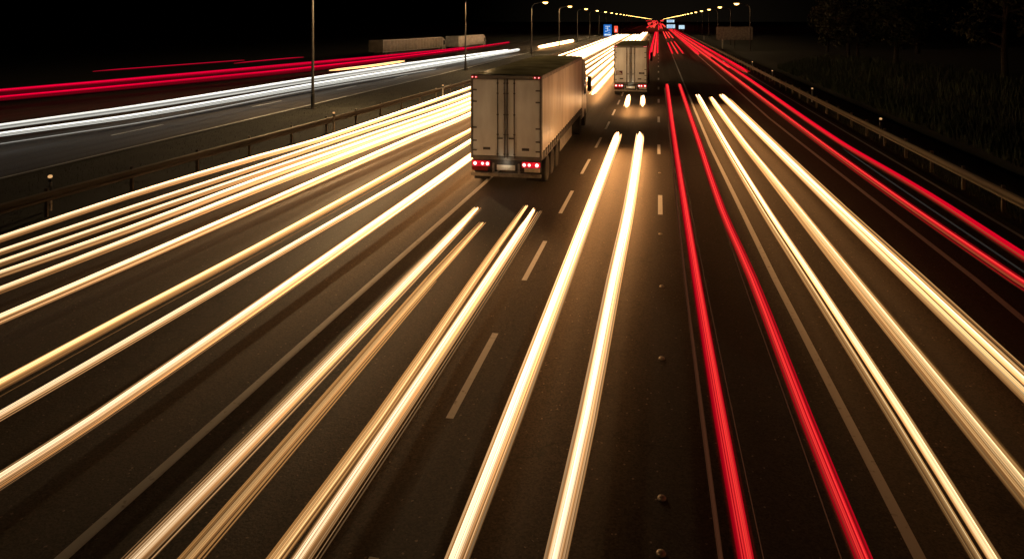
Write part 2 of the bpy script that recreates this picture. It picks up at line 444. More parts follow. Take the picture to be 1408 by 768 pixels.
studs = [((910, 394), 'third from the camera'), ((910, 493), 'midway up the lane line'), ((910, 685), 'the lower of the large ones'), ((909, 761), 'at the very bottom edge of the photo'), ((908, 322), 'just below the nearest dash'), ((907, 238), 'between two dashes'), ((1042, 320), 'x')]
first = None
lab = {0: 'round metal road stud on the bare asphalt, next below the small one under the dash', 1: 'round metal road stud midway down the bare lane line right of the headlight pair',
       2: 'large round road stud on the asphalt, last but one towards the bottom edge', 3: 'round road stud cut by the bottom edge of the photo',
       4: 'small road stud just below the nearest dash of the straight lane line', 5: 'tiny pale road stud between two dashes of the straight lane line'}
for i in range(6):
    q = at(*studs[i][0])
    if first is None:
        mb = MB(); mb.lathe([(0, .056), (.010, .056), (.022, .047), (.033, .026), (.036, .003)], 20, 2)
        mb.box(-.03, .03, -.05, -.036, .008, .024)
        first = mb.build('road_stud', M['stud'], None, (q.x, q.y, .002), smooth=True); o = first
    else:
        o = first.copy(); C.objects.link(o); o.location = (q.x, q.y, .002)
    tag(o, lab[i], 'road stud', 'road studs along the straight lane line')

# ------------------------------------------------------------------ light trails
def smooth_line(P, W, step=1.5):
    """Catmull-Rom through the points, resampled; far part is sampled coarser"""
    out = []
    n = len(P)
    for i in range(n-1):
        p0 = P[max(i-1, 0)]; p1 = P[i]; p2 = P[i+1]; p3 = P[min(i+2, n-1)]
        L = (p2-p1).length; k = max(2, min(40, int(L/step)))
        d1 = (p2-p0)*.5 if i > 0 else (p2-p1); d2 = (p3-p1)*.5 if i < n-2 else (p2-p1)
        # keep tangents in proportion to this span
        if d1.length > 1e-6: d1 = d1.normalized()*L
        if d2.length > 1e-6: d2 = d2.normalized()*L
        for j in range(k):
            s = j/k; s2 = s*s; s3 = s2*s
            q = p1*(2*s3-3*s2+1) + d1*(s3-2*s2+s) + p2*(-2*s3+3*s2) + d2*(s3-s2)
            out.append((q, W[i]+(W[i+1]-W[i])*s))
    out.append((P[-1], W[-1]))
    return out

PAL = {  # colour of the middle and of the rim, brightness at 7, 14, 28 and 60 m, light thrown down on the road there
    'warm': ((1, .75, .46), (1, .44, .12), (.95, 2.2, 5.5, 11), (.12, 1.2, 4.2, 2.2)),
    'amber': ((1, .62, .27), (1, .40, .09), (.85, 1.5, 3.0, 8.0), (.12, 1.0, 3.2, 1.8)),
    'cream': ((1, .72, .36), (1, .44, .11), (1.05, 2.0, 4.0, 7.0), (.4, 1.3, 2.2, 1.8)),
    'red': ((1, .004, .026), (1, .0, .02), (.95, 1.0, 1.1, 1.6), (.22, .25, .25, .25)),
    'hotred': ((1, .045, .035), (1, .0, .024), (1.0, 1.15, 1.3, 1.9), (.22, .25, .25, .25)),
    'leftred': ((1, .0, .05), (1, .0, .035), (1.1, 1.1, 1.1, 1.2), (.1, .1, .1, .1)),
    'cold': ((1, .97, .86), (.92, .90, .80), (1.7, 1.9, 2.3, 3.0), (.4, .4, .4, .5)),
    'brown': ((1, .34, .15), (1, .34, .15), (.050, .055, .06, .07), (1, 1, 1, 1)),
    'grey': ((.8, .7, .6), (.8, .7, .6), (.03, .035, .04, .05), (1, 1, 1, 1)),
}
RD = (1, .44, .14); RR = (1, .20, .07)  # underside colours: warm glow added beneath the streaks to light the road
def curve(b, t):
    k = (7, 14, 28, 60)
    if t <= k[0]: return b[0]
    for i in range(3):
        if t <= k[i+1]: return b[i]+(b[i+1]-b[i])*(t-k[i])/(k[i+1]-k[i])
    return b[3]
def strand(name, line, off, dz, rs, pal, gain, parent, kx=5.0, rzf=1.0, mix=0.0, n=12, veil=0.0, down=1.0):
    """one streak: line of (point, radius); off, dz in radii of the trail; rs scale of the radius"""
    V, Fc, CO, UV, LA = [], [], [], [], []
    cm, cr, bc, dc = PAL[pal]
    L = 0; m = len(line)
    for i, (p, r) in enumerate(line):
        t = (line[min(i+1, m-1)][0]-line[max(i-1, 0)][0]).normalized()
        a = t.cross(Vector((0, 0, 1))).normalized(); u = a.cross(t)
        if i: L += (p-line[i-1][0]).length
        cpt = p + a*(off*r) + u*(dz*r)
        taper = .4 if i in (0, m-1) else 1.0
        de = min(depth(p), 12.5*max(p.y, 4)/max(abs(p.x), .1)); b = curve(bc, de)*gain; dn = curve(dc, de)*down
        for k in range(n):
            w = 2*math.pi*k/n; c, s = math.cos(w), math.sin(w)
            V.append(tuple(cpt + a*(c*r*rs*taper) + u*(s*r*rs*rzf*taper)))
            e = min(1, abs(c)**1.8*.9 + mix)
            under = s < -.45; low = s < .12 and pal in ('warm', 'amber', 'cream')
            q = b*(1-.35*e)*(dn if under else .6 if low else 1)
            CO += [((RR if pal in ('red', 'hotred') else RD)[j] if low or (under and pal not in ('cold', 'leftred', 'brown', 'grey')) else cm[j]*(1-e)+cr[j]*e)*q for j in range(3)] + [1]
            UV += [c*kx*.5, L*.04, 0]; LA.append(c)
    for i in range(m-1):
        for k in range(n):
            Fc.append((i*n+k, i*n+(k+1) % n, (i+1)*n+(k+1) % n, (i+1)*n+k))
    Fc.append(tuple(range(n))[::-1]); Fc.append(tuple((m-1)*n+k for k in range(n)))
    me = bpy.data.meshes.new(name); me.from_pydata(V, [], Fc); me.update()
    me.attributes.new('col', 'FLOAT_COLOR', 'POINT').data.foreach_set('color', CO)
    me.attributes.new('suv', 'FLOAT_VECTOR', 'POINT').data.foreach_set('vector', UV)
    me.attributes.new('lat', 'FLOAT', 'POINT').data.foreach_set('value', LA)
    me.attributes.new('veil', 'FLOAT', 'POINT').data.foreach_set('value', [veil]*len(LA))
    for pl in me.polygons: pl.use_smooth = True
    return link(name, me, M['trail'], parent)

def trail(label, pts, pal='warm', Z=.65, near=True, far=None, group='headlight trails of passing cars', cat='light trail',
          name='headlight_trail', fringe=5, spread=1.4, gain=1.0, cores=((0, 0, 1.0, 1.0),), fpal=None, threads=(), minr=.0, down=1.0, veil=1.7, flat=.85):
    """pts: photo pixels (x, y, width) ordered from the near end to the far end"""
    P = [at(x, y, Z) for x, y, w in pts]
    thin = 1.0 if group == G1 else .88
    W = [max(minr, w*.5*thin*depth(p)/F) for (x, y, w), p in zip(pts, P)]
    if near:
        d = (P[0]-P[1]).normalized(); P = [P[0]+d*22] + P; W = [W[0]] + W
    if far:
        P.append(Vector((P[-1].x, far, Z))); W.append(max(W[-1], .16))
    line = smooth_line(P, W)
    b = line[0][0]
    t = thing(name, label, cat, (b.x, b.y, 0), 0, group)
    inv = Vector((b.x, b.y, 0))
    glob = line
    def S(nm, *a, cut=(0, 0), **k):
        l = glob[cut[0]:len(glob)-cut[1]]
        o = strand(nm, l, *a, t, **k); o.location = (-inv.x, -inv.y, 0); return o
    for (o, dz, rs, gn) in cores:
        S('core', o, dz, rs*1.12, pal, gain*gn, kx=9.0, down=down, rzf=flat)
    if fringe and veil:
        S('veil', 0, -.25, veil, fpal or pal, gain*.42, kx=16.0, mix=.7, veil=1.0, rzf=.5, down=.6*down)
    rnd = random.Random(sum(map(ord, label)))
    for k in range(fringe):
        sgn = 1 if k % 2 else -1
        o = sgn*rnd.uniform(.95, spread); dz = rnd.uniform(-.6, .5)
        S('filament', o, dz, rnd.uniform(.10, .28), fpal or pal, gain*rnd.uniform(.3, .65), kx=2.0, mix=.5, n=8, down=.6*down, veil=.4,
          cut=(0, rnd.randint(0, 2)))
    if fringe >= 3:
        for k in range(5):
            c0 = cores[k % len(cores)]; u = rnd.uniform(-.75, .75)
            S('filament', c0[0]+u*c0[2], c0[1]+math.sqrt(1-u*u)*c0[2]*flat*1.1, rnd.uniform(.05, .12), pal, gain*c0[3]*(rnd.uniform(1.4, 2.2) if k % 2 else rnd.uniform(.35, .6)), kx=1.0, mix=0 if k % 2 else .7, n=8, veil=.3)
    for (o, rs, gn) in threads:
        S('thread', o, 0, rs, fpal or pal, gain*gn, kx=1.0, mix=.4, n=8, down=.5, veil=.2)
    return t

FAR = 270
G1 = 'headlight trails sweeping out of the left edge'
trail('long cream headlight trail nearest the median rail, outermost on the left', [(0, 329, 9.18), (176, 270, 7.61), (352, 217, 7.06), (440, 192, 5.69), (644, 122, 3.72)], far=FAR, group=G1, fringe=3, down=.2, veil=1.2, threads=((-1.5, .12, .5),))
trail('thin pale headlight trail second from the median rail on the left', [(0, 347, 8.16), (176, 288, 7.33), (352, 230, 6.35), (464, 192, 5.82), (644, 131, 4.69)], far=FAR, group=G1, fringe=3, down=.2, veil=1.2, fpal='amber')
trail('headlight trail third from the median rail with orange upper fringe', [(0, 362, 9.18), (176, 301, 7.33), (352, 240, 6.89), (490, 193, 6.33), (644, 138, 5.21)], far=FAR, group=G1, fringe=3, down=.2, veil=1.2, fpal='amber', gain=.85)
trail('bright white headlight trail fourth from the median rail', [(0, 377, 10.2), (176, 316, 9.42), (352, 249, 8.47), (512, 192, 7.4), (644, 144, 5.21)], far=FAR, group=G1, fringe=3, down=.2, veil=1.2)
trail('bright white headlight trail fifth from the median rail', [(0, 399, 10.2), (176, 331, 9.42), (352, 261, 8.47), (532, 192, 7.4), (644, 150, 5.21)], far=FAR, group=G1, fringe=3, down=.2, veil=1.2)
trail('wide headlight trail with two thin threads below it, above the wide dark lane gap', [(0, 438, 12.24), (176, 362, 10.46), (352, 285, 7.94), (563, 192, 6.5), (644, 158, 4.46)], far=FAR, group=G1, fringe=3, down=.2, veil=1.2, threads=((1.9, .16, .95), (2.8, .12, .4)))
trail('orange tinged headlight trail hit by a dark gap on its upper side', [(0, 529, 15.3), (176, 434, 12.36), (352, 341, 9.7), (623, 192, 6.5), (644, 181, 5.21)], pal='amber', gain=1.45, far=FAR, group=G1, fringe=3, down=.2, veil=1.2, spread=2.0, threads=((-1.6, .13, .6), (3.6, .05, .25)))
trail('cream headlight trail with a fine bright thread along its lower side', [(0, 572, 13.26), (176, 470, 11.14), (352, 367, 8.36), (644, 196, 5.21)], far=FAR, group=G1, fringe=3, down=.2, veil=1.2, threads=((1.7, .09, .7),))
trail('solitary broad headlight trail that reaches the left rear corner of the big truck', [(0, 661, 17.02), (131, 576, 14.37), (408, 384, 10.89), (645, 217, 6.66)], far=FAR, group=G1, fringe=5, down=.9, veil=1.5, spread=1.9, threads=((2.2, .07, .5),))

G2 = 'headlight trails ending behind the big truck'
trail('left trail of the four behind the truck, bright core with orange strands', [(188, 768, 21), (377, 576, 16), (562, 384, 11), (656, 286, 7)], group=G2, fringe=7, spread=2.0, cores=((.25, 0, .72, 1.15), (-.72, 0, .30, .5)), threads=((2.3, .05, .22), (-1.4, .06, .7)))
trail('dim veiled amber trail second of the four behind the truck', [(262, 768, 16), (428, 576, 12), (593, 384, 8), (664, 306, 5)], pal='amber', group=G2, fringe=9, spread=2.2, gain=1.2, cores=((.1, 0, .6, .9), (-.8, -.2, .35, .35)))
trail('amber trail third of the four behind the truck', [(378, 768, 18), (520, 576, 14), (652, 384, 9), (724, 283, 6)], pal='amber', group=G2, fringe=7, spread=1.5, gain=1.3, cores=((-.3, 0, .55, .9), (.5, 0, .4, .75)))
trail('brightest trail of the four behind the truck, ending in a white tip', [(412, 768, 21), (542, 576, 18), (671, 384, 13), (734, 289, 9)], group=G2, fringe=4, spread=1.4, cores=((0, 0, .85, 1.15),), threads=((2.3, .08, .6), (2.9, .16, .12)))

G3 = 'headlight pair in the middle lane'
trail('left streak of the long headlight pair in the middle lane', [(627, 768, 24), (702, 576, 21), (775, 384, 15), (847, 192, 8), (850, 184, 7)], group=G3, down=1.7, fringe=6, spread=1.5, gain=1.35, cores=((-.1, 0, .85, 1.1),), threads=((-1.35, .15, .8), (1.5, .3, .2)))
trail('right streak of the long headlight pair in the middle lane', [(763, 768, 20), (806, 576, 17), (844, 384, 13), (864, 288, 10), (879, 192, 7), (880, 184, 6.5)], group=G3, down=1.7, fringe=6, spread=1.8, gain=1.35, threads=((-1.5, .3, .3), (1.35, .14, .6)))
trail('short stubby headlight streak on the left behind the farther truck', [(861.5, 146, 7), (865, 131, 5)], near=False, group='short headlight stubs behind the farther truck', fringe=2, down=1.2)
trail('short stubby headlight streak on the right behind the farther truck', [(883.5, 145, 6), (884.5, 132, 5)], near=False, group='short headlight stubs behind the farther truck', fringe=2, down=1.2)

G4 = 'headlight trails sweeping out to the lower right'
trail('double cream trail with a dark gap, innermost of the right three', [(1358, 768, 34), (1239, 576, 27), (1115, 384, 18), (1056, 294, 13), (995, 194, 8), (959, 130, 6)], pal='cream', group=G4, flat=.5, veil=0, fringe=6, spread=1.25, cores=((-.72, 0, .22, 1.25), (.42, 0, .42, 1.0), (-.95, -.2, .2, .35), (.85, -.2, .22, .4)), threads=((.72, .06, 1.5),))
trail('single golden trail in the middle of the right three', [(1440, 706, 29), (1333, 576, 24), (1175, 384, 16), (1056, 236, 9), (1021, 193, 7), (978, 134, 5.5)], pal='cream', group=G4, flat=.5, fringe=8, spread=1.6, gain=.92, cores=((-.55, 0, .3, .8), (.1, 0, .5, 1.1)))
trail('broad double trail outermost of the right three', [(1440, 557, 31), (1408, 527, 29), (1257, 384, 21), (1155, 288, 14), (1061, 197, 9), (992, 130, 6.5)], pal='cream', group=G4, flat=.5, veil=0, fringe=7, spread=1.5, cores=((-.68, 0, .23, 1.0), (.32, 0, .40, 1.1), (.85, -.2, .25, .4), (-.95, -.2, .2, .35)), threads=((1.25, .12, .25),))

G5 = 'tail light trails in the straight lane'
trail('long red tail light trail, left of the pair in the straight lane', [(1026, 768, 22), (991, 576, 18), (958, 384, 12), (927.5, 192, 6.5), (917, 116, 4.5)], pal='hotred', Z=.8, group=G5, name='tail_light_trail', fringe=4, spread=1.1, fpal='red', cores=((-.35, .1, .42, 1.0), (.35, 0, .62, .75)))
trail('long red tail light trail, right of the pair in the straight lane', [(1186, 768, 21), (1108, 576, 17), (1034, 384, 12), (992, 288, 9), (959.5, 192, 6.5), (934, 116, 4)], pal='hotred', Z=.8, group=G5, name='tail_light_trail', fringe=4, spread=1.2, fpal='red', cores=((-.2, .1, .6, .85), (.5, 0, .4, 1.0)))
trail('faint brown streak along the left side of the straight red pair', [(991, 768, 8), (966, 576, 7), (942, 384, 4), (921.5, 192, 2.5), (914, 120, 2)], pal='brown', Z=.8, group=G5, name='tail_light_trail', fringe=0)
trail('hair thin brown thread between the two straight red trails, beside the left one', [(1050, 768, 1.6), (1009, 576, 1.5), (969, 384, 1.2), (936, 215, 1.0)], pal='brown', Z=.8, group=G5, name='tail_light_trail', fringe=0)
trail('hair thin brown thread left of the right straight red trail', [(1157, 768, 1.8), (1090, 576, 1.6), (1021, 384, 1.3), (966, 225, 1.0)], pal='brown', Z=.8, group=G5, name='tail_light_trail', fringe=1)

G6 = 'red trails along the right hard shoulder'
trail('lower red trail sweeping out at the right edge', [(1440, 410, 17), (1398, 384, 15), (1231, 270, 11), (1123, 192, 8), (1009, 106, 5), (962, 71, 3.5), (940, 55, 3)], pal='hotred', Z=.8, far=420, group=G6, name='tail_light_trail', fringe=4, spread=1.2, fpal='red', minr=.10, cores=((-.15, .1, .6, 1.0), (.5, -.2, .5, .7)))
trail('upper red trail sweeping out at the right edge', [(1440, 372, 15), (1408, 352, 14), (1270, 263, 10), (1150, 192, 8), (1025, 106, 5)], pal='red', Z=.8, far=420, group=G6, name='tail_light_trail', fringe=4, spread=1.25, minr=.10, cores=((-.35, .1, .5, 1.15), (.4, 0, .5, .85)))
trail('faint grey streak between the two red trails at the right edge', [(1440, 398, 3), (1408, 374, 2.6), (1250, 267, 2), (1160, 205, 1.5)], pal='grey', Z=.5, group=G6, name='tail_light_trail', fringe=2, spread=3)

def xtrail(label, X0, Ya, Yb, r, pal, Z, group, name='tail_light_trail', gain=1.0, X1=None, fringe=2):
    n = 6; X1 = X0 if X1 is None else X1
    P = [Vector((X0+(X1-X0)*i/n, Ya+(Yb-Ya)*i/n, Z)) for i in range(n+1)]
    line = smooth_line(P, [r]*(n+1), 4)
    b = P[0]; t = thing(name, label, 'light trail', (b.x, b.y, 0), 0, group)
    def S(nm, *a, **k):
        o = strand(nm, line, *a, t, **k); o.location = (-b.x, -b.y, 0)
    S('core', 0, 0, 1, pal, gain)
    for k in range(fringe):
        S('filament', (1.4 if k % 2 else -1.4), .2*k, .35, pal, gain*.5, mix=.5, n=6)
    return t
G7 = 'distant tail light trails'
for (lb, X0, Ya, Yb, r, pal, Z, gn) in [
    ('distant red trail in the shoulder lane left of the sweeping pair', 5.9, 112, 420, .2, 'red', .8, 1.0),
    ('thin orange red trail riding above the shoulder lane reds', 7.2, 78, 420, .08, 'hotred', 1.0, 1.1),
    ('dim red trail at the rail side of the distant shoulder lane', 8.7, 76, 420, .2, 'red', .7, .8),
    ('deep red haze streak low in the distant shoulder lane', 7.5, 110, 430, .35, 'red', .55, .7),
    ('upright red streak beside the right edge of the farther truck', -1.15, 96, 320, .16, 'red', .85, 1.1),
    ('second upright red streak right of the farther truck', -.55, 104, 320, .12, 'hotred', .85, 1.2),
    ('third thin upright red streak nearest the dashed line', -.1, 112, 320, .10, 'red', .9, 1.0),
    ('left short pink dash of a car far up the inner lane', 2.15, 113, 170, .10, 'red', .8, .9),
    ('middle short pink dash of a car far up the inner lane', 2.95, 113, 178, .09, 'hotred', .8, .8),
    ('right short pink dash of a car far up the inner lane', 3.75, 114, 180, .10, 'red', .8, .9),
    ('far left dash of the red cluster up the inner lane', 2.2, 208, 330, .13, 'hotred', .8, 1.2),
    ('far middle dash of the red cluster up the inner lane', 3.2, 212, 330, .13, 'hotred', .8, 1.2),
    ('far right dash of the red cluster up the inner lane', 4.2, 212, 330, .13, 'hotred', .8, 1.2)]:
    xtrail(lb, X0, Ya, Yb, r, pal, Z, G7, gain=gn)
rr = random.Random(3)
words = ['low', 'tall', 'wide', 'thin', 'pale', 'deep red', 'orange', 'pink', 'faint', 'bright', 'long', 'short']
for i in range(32):
    X0 = rr.uniform(-6.5, 3.5); Z = rr.choice([.9, 1.0, 1.6, 2.6, 3.4, 4.2, 5.2, 5.5]); Ya = rr.uniform(360, 560)
    xtrail('red tail light streak merged in the crowded red glow at the vanishing point', X0, Ya, Ya+rr.uniform(120, 400), rr.uniform(.2, .45), rr.choice(['red', 'hotred']), Z,
           'red streaks merged at the vanishing point', gain=rr.uniform(.7, 1.5), fringe=0)
# headlights in the lane ahead of the big truck
G8 = 'headlight trails ahead of the big truck'
for lb, X0, Ya in (('headlight trail between the trucks, lowest of the white bands', -4.6, 52), ('headlight trail between the trucks, second white band from below', -5.35, 58), ('headlight trail between the trucks, third white band from below', -6.2, 62)):
    xtrail(lb, X0, Ya, 320, .15, 'warm', .65, G8, name='headlight_trail', gain=.8)

# opposite carriageway
G9 = 'cold white trails on the opposite carriageway'
trail('upper cold white trail on the opposite carriageway', [(0, 174, 8), (200, 146, 8), (432, 109, 7.5), (564, 89, 7), (700, 70, 5)], pal='cold', near=True, group=G9, fringe=5, spread=1.5)
trail('lower cold white trail on the opposite carriageway', [(0, 185, 7), (200, 157, 7), (432, 117, 7), (564, 95, 6), (714, 68.5, 4)], pal='cold', near=True, group=G9, fringe=5, spread=1.4)
trail('thin cream line of light below the cold white trails', [(0, 198, 1.5), (214, 165, 1.5), (420, 125, 1.5), (600, 95, 1.3)], pal='cold', gain=.42, near=True, group=G9, fringe=0)
trail('short warm dash of light above the cold white trails', [(453, 97, 2.6), (510, 90.5, 3), (556, 84, 2.6)], pal='cream', gain=.8, near=False, group=G9, fringe=1)
trail('short warm white trail far up the opposite carriageway', [(741, 65, 4.5), (765, 60.5, 5), (788, 56, 4.5)], pal='warm', gain=.9, near=False, group=G9, fringe=1)
G10 = 'red trails on the opposite carriageway'
trail('upper red trail on the opposite carriageway', [(0, 127, 10), (200, 110, 10.5), (420, 90, 10), (560, 76, 7), (640, 66.5, 4)], pal='leftred', Z=.9, near=True, group=G10, name='tail_light_trail', fringe=4, spread=1.3, gain=.9)
trail('lower red trail on the opposite carriageway', [(0, 135.5, 8), (200, 117, 8), (420, 95.5, 8), (617, 71, 4), (700, 59, 3.5)], pal='leftred', Z=.9, near=True, group=G10, name='tail_light_trail', fringe=4, spread=1.3, gain=.9)
trail('fine red line floating above the left red trails', [(128, 98.5, 2), (230, 91, 2), (336, 83, 1.6)], pal='leftred', Z=2.1, near=False, group=G10, name='tail_light_trail', fringe=0)
trail('second fine red line above the left red trails beside the lamp column', [(322, 87.5, 1.8), (370, 83, 2), (417, 79, 2)], pal='leftred', Z=2.1, near=False, group=G10, name='tail_light_trail', fringe=1)

# ------------------------------------------------------------------ trucks
def wheel(parent, x, y, r=.5, w=.3):
    s = 1 if x > 0 else -1
    t = MB().lathe([(-w/2, r*.62), (-w/2, r*.94), (-w/2+.04, r), (w/2-.04, r), (w/2, r*.94), (w/2, r*.62)], 28, 0).build('tyre', M['rubber'], parent, (x, y, r), smooth=True)
    MB().lathe([(s*w*.2, .02), (s*w*.42, r*.15), (s*w*.30, r*.2), (s*w*.18, r*.4), (s*w*.45, r*.6), (s*w*.45, r*.63), (-s*w*.2, r*.63)], 22, 0).build('rim', M['alu'], t, smooth=True)
def semi(name, label, loc, L, W, Ht, rotz=0, big=True):
    t = thing(name, label, 'truck', loc, rotz, 'trucks driving away')
    hw = W/2; zb = 1.12; rt = Ht
    # cargo body (front, floor); walls are separate
    MB().box(-hw+.05, hw-.05, .10, L, zb, rt-.06).build('cargo_box', M['box'], t, bevel=.015)
    # pressed rear frame
    f = MB(); f.box(-hw, -hw+.075, -.02, .16, zb-.12, rt-.02); f.box(hw-.075, hw, -.02, .16, zb-.12, rt-.02)
    f.box(-hw+.075, hw-.075, -.02, .16, rt-.17, rt-.02); f.box(-hw+.075, hw-.075, -.02, .16, zb-.14, zb-.02)
    f.build('rear_frame', M['framegrey'], t, bevel=.008)
    for s in (-1, 1):
        x0, x1 = (-hw+.08, -.012) if s < 0 else (.012, hw-.08)
        d = MB(); d.box(x0, x1, .0, .05, zb-.01, rt-.18)
        dr = d.build('rear_door', M['box'], t, bevel=.012)
        for xr in (s*.055, s*.30):
            r = MB(); r.tube([(xr, -.028, zb-.07), (xr, -.028, rt-.13)], .02, 8)
            for zz in (zb+.06, zb+.75, zb+1.45, zb+2.2, rt-.3): r.box(xr-.032, xr+.032, -.040, -.001, zz-.02, zz+.02)
            r.build('lock_rod', M['rod'], dr)
        h = MB(); h.box(min(s*.13, s*.30)-.02, max(s*.13, s*.30)+.02, -.075, -.05, zb+.60, zb+.64); h.build('handle', M['rod'], dr)
        for zz in (zb+.18, zb+.52, zb+.98, zb+1.9, rt-.55):
            xa = s*(hw-.05); xb = s*(hw-.22)
            MB().box(min(xa, xb), max(xa, xb), -.03, -.001, zz-.022, zz+.022).build('hinge', M['rod'], dr)
        xv = s*(hw-.58); MB().box(xv-.13, xv+.13, -.012, -.001, zb+.20, zb+.29).build('vent', M['frame'], dr)
        if not big:
            xm = s*(hw-.42)
            if s < 0:
                q = MB(); q.box(xm-.24, xm+.24, -.010, -.001, zb+.55, zb+.86); q.build('decal', M['decal'], dr)
                q = MB()
                for k in range(3): q.box(xm-.19, xm+.19-.09*k, -.014, -.0105, zb+.60+.085*k, zb+.635+.085*k)
                q.build('decal_bars', M['plate'], dr)
            else:
                q = MB()
                for k, (a, b) in enumerate(((-.2, -.06), (-.03, .07), (.10, .2))): q.box(xm+a, xm+b, -.010, -.001, zb+.62, zb+.76)
                q.build('decal', M['ink'], dr)
        # side wall: tensioned curtain with soft vertical folds
        cu = MB(); ny = 90; zs = [zb+.10, zb+.4, zb+1.0, zb+1.8, rt-.45, rt-.16]
        rw = random.Random(5+s)
        amp = [rw.uniform(.3, 1) for _ in range(ny+1)]
        for j in range(ny+1):
            y = .18+(L-.2)*j/ny
            fold = .014*math.sin(j*2*math.pi/5.3)*amp[j] + .010*math.sin(j*1.1+2)
            for k, z in enumerate(zs):
                e = 0 if k in (0, len(zs)-1) else 1
                cu.v.append((s*(hw-.03+fold*e), y, z))
        for j in range(ny):
            for k in range(len(zs)-1):
                a = j*len(zs)+k; cu.f.append((a, a+1, a+1+len(zs), a+len(zs)))
        c = cu.build('side_curtain', M['tarp'], t, smooth=True)
        st = MB(); po = [(.2, zb-.13), (.2, zb-.09)]
        for j in range(int(L/.55)-1):
            y = .45+j*.55
            po += [(y-.045, zb-.09), (y-.03, zb+.17), (y+.03, zb+.17), (y+.045, zb-.09)]
        po += [(L-.1, zb-.09), (L-.1, zb-.13)]
        st.prism(po, 0, s*(hw+.002)-.016, s*(hw+.002)+.016)
        st.build('strap', M['frame'], c)
        MB().box(s*hw-.03 if s > 0 else s*hw-.005, s*hw+.005 if s > 0 else s*hw+.03, .17, L, rt-.16, rt-.02).build('top_rail', M['alu'], t)
        MB().box(s*(hw-.02)-.02, s*(hw-.02)+.02, .17, L, zb-.12, zb+.10).build('side_rail', M['frame'], t)
        # marker lamps in the top corners
        for dx in ((.10, .24) if s > 0 else (.07, .20)):
            mk_ = MB().box(s*(hw-dx)-.045, s*(hw-dx)+.045, -.06, -.021, rt-.12, rt-.06).build('marker_light', M['red'], t, bevel=.01)
            MB().lathe([(-.066, .004), (-.0605, .016)], 10, 1, (s*(hw-dx), 0, rt-.09)).build('bulb', M['redhot'], mk_)
    # roof with bows
    r = MB(); nb = int(L/.6)
    rp = []
    for j in range(nb*6+1):
        y = .02+(L-.02)*j/(nb*6); z = rt-.012+.018*(.5+.5*math.cos(j/6*2*math.pi))
        rp.append((y, z))
    n0 = len(rp)
    for (y, z) in rp: r.v += [(-hw+.02, y, rt-.02), (-hw*.5, y, z), (0, y, z+.012), (hw*.5, y, z), (hw-.02, y, rt-.02)]
    for j in range(n0-1):
        for k in range(4): a = j*5+k; r.f.append((a, a+1, a+6, a+5))
    r.build('roof', M['roof'], t, smooth=True)
    # chassis, bumper, lights
    ch = MB(); ch.box(-.48, -.36, .1, L-.5, .82, zb-.15); ch.box(.36, .48, .1, L-.5, .82, zb-.15)
    for y in (1.4, 2.7, 4.0, 6.5, 9, 11.5): ch.box(-.36, .36, y, y+.08, .86, zb-.17)
    ch.build('chassis', M['frame'], t)
    b = MB(); b.box(-hw+.02, hw-.02, -.10, .02, .40, .52); b.box(-.5, -.42, -.02, .10, .52, .86); b.box(.42, .5, -.02, .10, .52, .86)
    b.build('bumper', M['alu'], t, bevel=.012)
    p = MB(); p.box(-hw+.03, hw-.03, .0, .05, .60, .96); p.build('light_bar', M['frame'], t, bevel=.008)
    pl = MB(); pl.box(-.33, .33, -.02, -.001, .62, .80); pl.build('number_plate', M['plate'], t, bevel=.004)
    pld = bpy.data.lights.new('plate_lamp', 'POINT'); pld.energy = 1.6; pld.color = (1, .85, .62); pld.shadow_soft_size = .03
    plo = bpy.data.objects.new('plate_lamp', pld); C.objects.link(plo); plo.parent = t; plo.location = (0, -.16, .90)
    for s in (-1, 1):
        xa, xb = s*(hw-.06), s*(hw-.70)
        tl = MB(); tl.box(min(xa, xb), max(xa, xb), -.055, -.002, .74, .93)
        tl = tl.build('tail_light', M['red'], t, bevel=.012)
        for dx, rr_ in ((.13, .062), (.40, .05), (.58, .058)):
            MB().lathe([(-.075, .005), (-.07, rr_*.8), (-.0565, rr_)], 18, 1, (s*(hw-.06-dx+.02), 0, .835)).build('lamp', M['redhot'], tl, smooth=True)
        q = MB(); q.box(min(xa, s*(hw-.62)), max(xa, s*(hw-.62)), -.03, -.002, .58, .72)
        q.build('reflector_panel', M['plate'] if s > 0 else M['reddark'], t, bevel=.006)
        m_ = MB(); m_.box(s*(hw-.33)-.27, s*(hw-.33)+.27, .30, .33, .22, .95); m_.build('mud_flap', M['rubber'], t)
        for y in (1.35, 2.66, 3.97):
            wheel(t, s*(hw-.20), y, .5, .38)
        sk = MB(); sk.box(s*(hw-.06)-.02, s*(hw-.06)+.02, 5.1, 9.3, .42, zb-.16); sk.build('side_skirt', M['alu'], t, bevel=.008)
        leg = MB(); leg.box(s*.9-.06, s*.9+.06, 10.2, 10.32, .35, zb-.15); leg.box(s*.9-.14, s*.9+.14, 10.12, 10.40, .30, .36); leg.build('landing_leg', M['alu'], t)
        wheel(t, s*(hw-.22), L-1.25, .5, .5)
        wheel(t, s*(hw-.20), L+1.9, .5, .32)
    # tractor
    cb = MB(); cb.prism([(L+.45, .55), (L+2.75, .55), (L+2.85, 1.6), (L+2.55, 3.1), (L+2.0, rt-.28), (L+.45, rt-.12)], 0, -hw+.05, hw-.05)
    cab = cb.build('cab', M['cab'], t, bevel=.05)
    g_ = MB()
    for s in (-1, 1): g_.prism([(L+1.5, 1.75), (L+2.5, 1.75), (L+2.3, 2.7), (L+1.5, 2.7)], 0, s*(hw-.05)-.004, s*(hw-.05)+.006)
    g_.build('window', M['glass'], cab)
